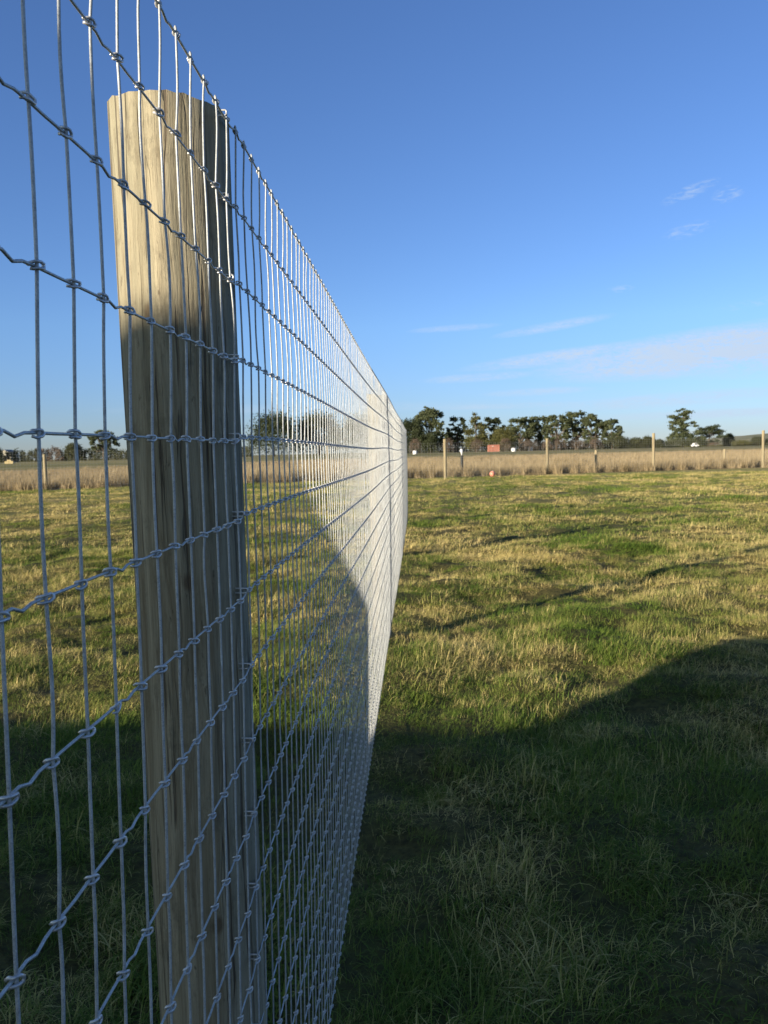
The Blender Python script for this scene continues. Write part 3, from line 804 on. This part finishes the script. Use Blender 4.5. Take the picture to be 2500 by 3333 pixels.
def add(x, y, k, s, lay=0):
    a = .9*noise.noise((x*.7, y*.7, 9)) * 3.1 + NP.normal(0, .5)
    P.append((x, y, gz(x, y)-.006)); Rr.append((NP.normal(0, .08), NP.normal(0, .08), a)); zs = s*NP.uniform(.75, 1.2); Sc.append((s, s, zs)); Ix.append(k)
def fill(y0, y1, dens, s0, nk, hi):
    area = 0; y = y0
    while y < y1:
        dy = .25; xa, xb = -.62*y-1, .55*y+1; n = NP.poisson((xb-xa)*dy*dens)
        for _ in range(n):
            x = NP.uniform(xa, xb); yy = NP.uniform(y, y+dy)
            cl_ = noise.noise((x*1.5, yy*1.5, 4.4)); 
            
            s = s0*NP.uniform(.65, 1.3)*(1+.6*max(-.4, cl_))
            if abs(x+.25) < .12: s *= .8
            low = cl_ < -.22 and NP.uniform() < .45
            sel = noise.noise((x*.55, yy*.55, 2.2)) + NP.normal(0, .3)
            if hi: k = NP.integers(0, 4) if sel < -.12 else (NP.integers(4, 9) if sel < .35 else NP.integers(9, 13))
            else: k = NP.integers(0, 3) if sel < -.05 else NP.integers(3, 7)
            if low: k = NP.integers(0, 4 if hi else 3); s *= .8
            add(x, yy, int(k), s)
        y += dy
fill(.6, 7, 130, 1.0, 13, True)
fill(7, 12, 85, 1.1, 13, True)
for (x, y) in ((.26, 1.95), (.42, 2.05), (.22, 2.12), (.05, 2.0), (1.05, 2.35), (1.2, 2.2), (-.75, 2.4), (2.2, 4.1)):
    add(x, y, 13+int(NP.integers(0, 2)), NP.uniform(.8, 1.1))
scatter('grass', P, Rr, Sc, Ix, cN)
P = []; Rr = []; Sc = []; Ix = []
fill(11, 20, 22, 1.1, 7, False)
fill(20, 42, 9, 1.35, 7, False)
far_keep = [k for k, p in enumerate(P) if p[1] - .3*p[0] < 41.6]
P2 = [P[k] for k in far_keep]
scatter('paddock_grass', P2, [Rr[k] for k in far_keep], [Sc[k] for k in far_keep], [Ix[k] for k in far_keep], cF)

dry = [tuft(70, .35, .85, .28, .45, .016, 100+s, 0, .0, 1, 3) for s in range(5)] + [tuft(60, .2, .5, .3, 1.1, .016, 110+s, 0, 0, .7, 3) for s in range(3)]
cD = proto(dry, M_DRY, 'dry_weed_kind')
P = []; Rr = []; Sc = []; Ix = []
def fdry(y0, y1, dens, s):
    y = y0
    while y < y1:
        dy = 1.0; xa, xb = -.62*y-3, .55*y+3
        for _ in range(NP.poisson((xb-xa)*dy*dens)):
            x = NP.uniform(xa, xb); yy = NP.uniform(y, y+dy) + .3*x
            lim = 72 + (x+.42*yy)*.9 if x < -.42*yy+0 else 72+80*min(1, (x+.42*yy)/(.3*yy))
            if yy > max(70, lim): continue
            q = noise.noise((x*.12, yy*.12, 6))
            P.append((x, yy, 0)); Rr.append((0, 0, NP.uniform(0, 6.28))); zs = NP.uniform(.8, 1.05)*(1+.25*q); Sc.append((s, s, zs)); Ix.append(int(NP.integers(0, 8)))
        y += dy
fdry(41.8, 50, 5.5, 1.0); fdry(50, 75, 2.6, 1.5); fdry(75, 118, 1.0, 2.2)
scatter('dry_field_grass', P, Rr, Sc, Ix, cD)

# ------------------------------------------------------------ added unseen shed behind the viewer, shaped to cast the foreground shade
Lc = 6.0; te = math.tan(EL); dw = (Lc-3)*te
e = empty('unseen_shade_shed', (-math.sin(AZ)*Lc, -math.cos(AZ)*Lc, 0), -AZ + math.pi)
tag(e, 'added unseen shade caster behind the viewer, in the form of a board shed with a lean-to', 'building')
# local +x points to -u after the half turn, so mirror the outline
def out(pts): return [(-u, z) for u, z in pts]
mb = MB()
main = [(-2.56, 0), (-2.56, 1.86+dw), (-2.02, 2.01+dw), (-1.5, 2.14+dw), (-1.2, 2.24+dw), (-.95, 2.35+dw), (-.6, 2.42+dw), (.6, 2.55+dw), (4.2, 2.1+dw), (4.2, 0)]  # outline follows the wanted shadow edge on fence and ground
mb.prism(out(main), 0, 2.6); mb.build('wall', M_BOARD, e, False)
mb = MB(); lt = [(-5.6, 0), (-5.6, .70+dw), (-2.45, 1.29+dw), (-2.45, 0)]
mb.prism(out(lt), .004, 2.0); mb.build('caster_lean_to', M_BOARD, e, False)
mb = MB(); mb.box((-1.0, -.03, 0), (1.0, .06, 2.0)); mb.build('door', M_FPOST, e, False)
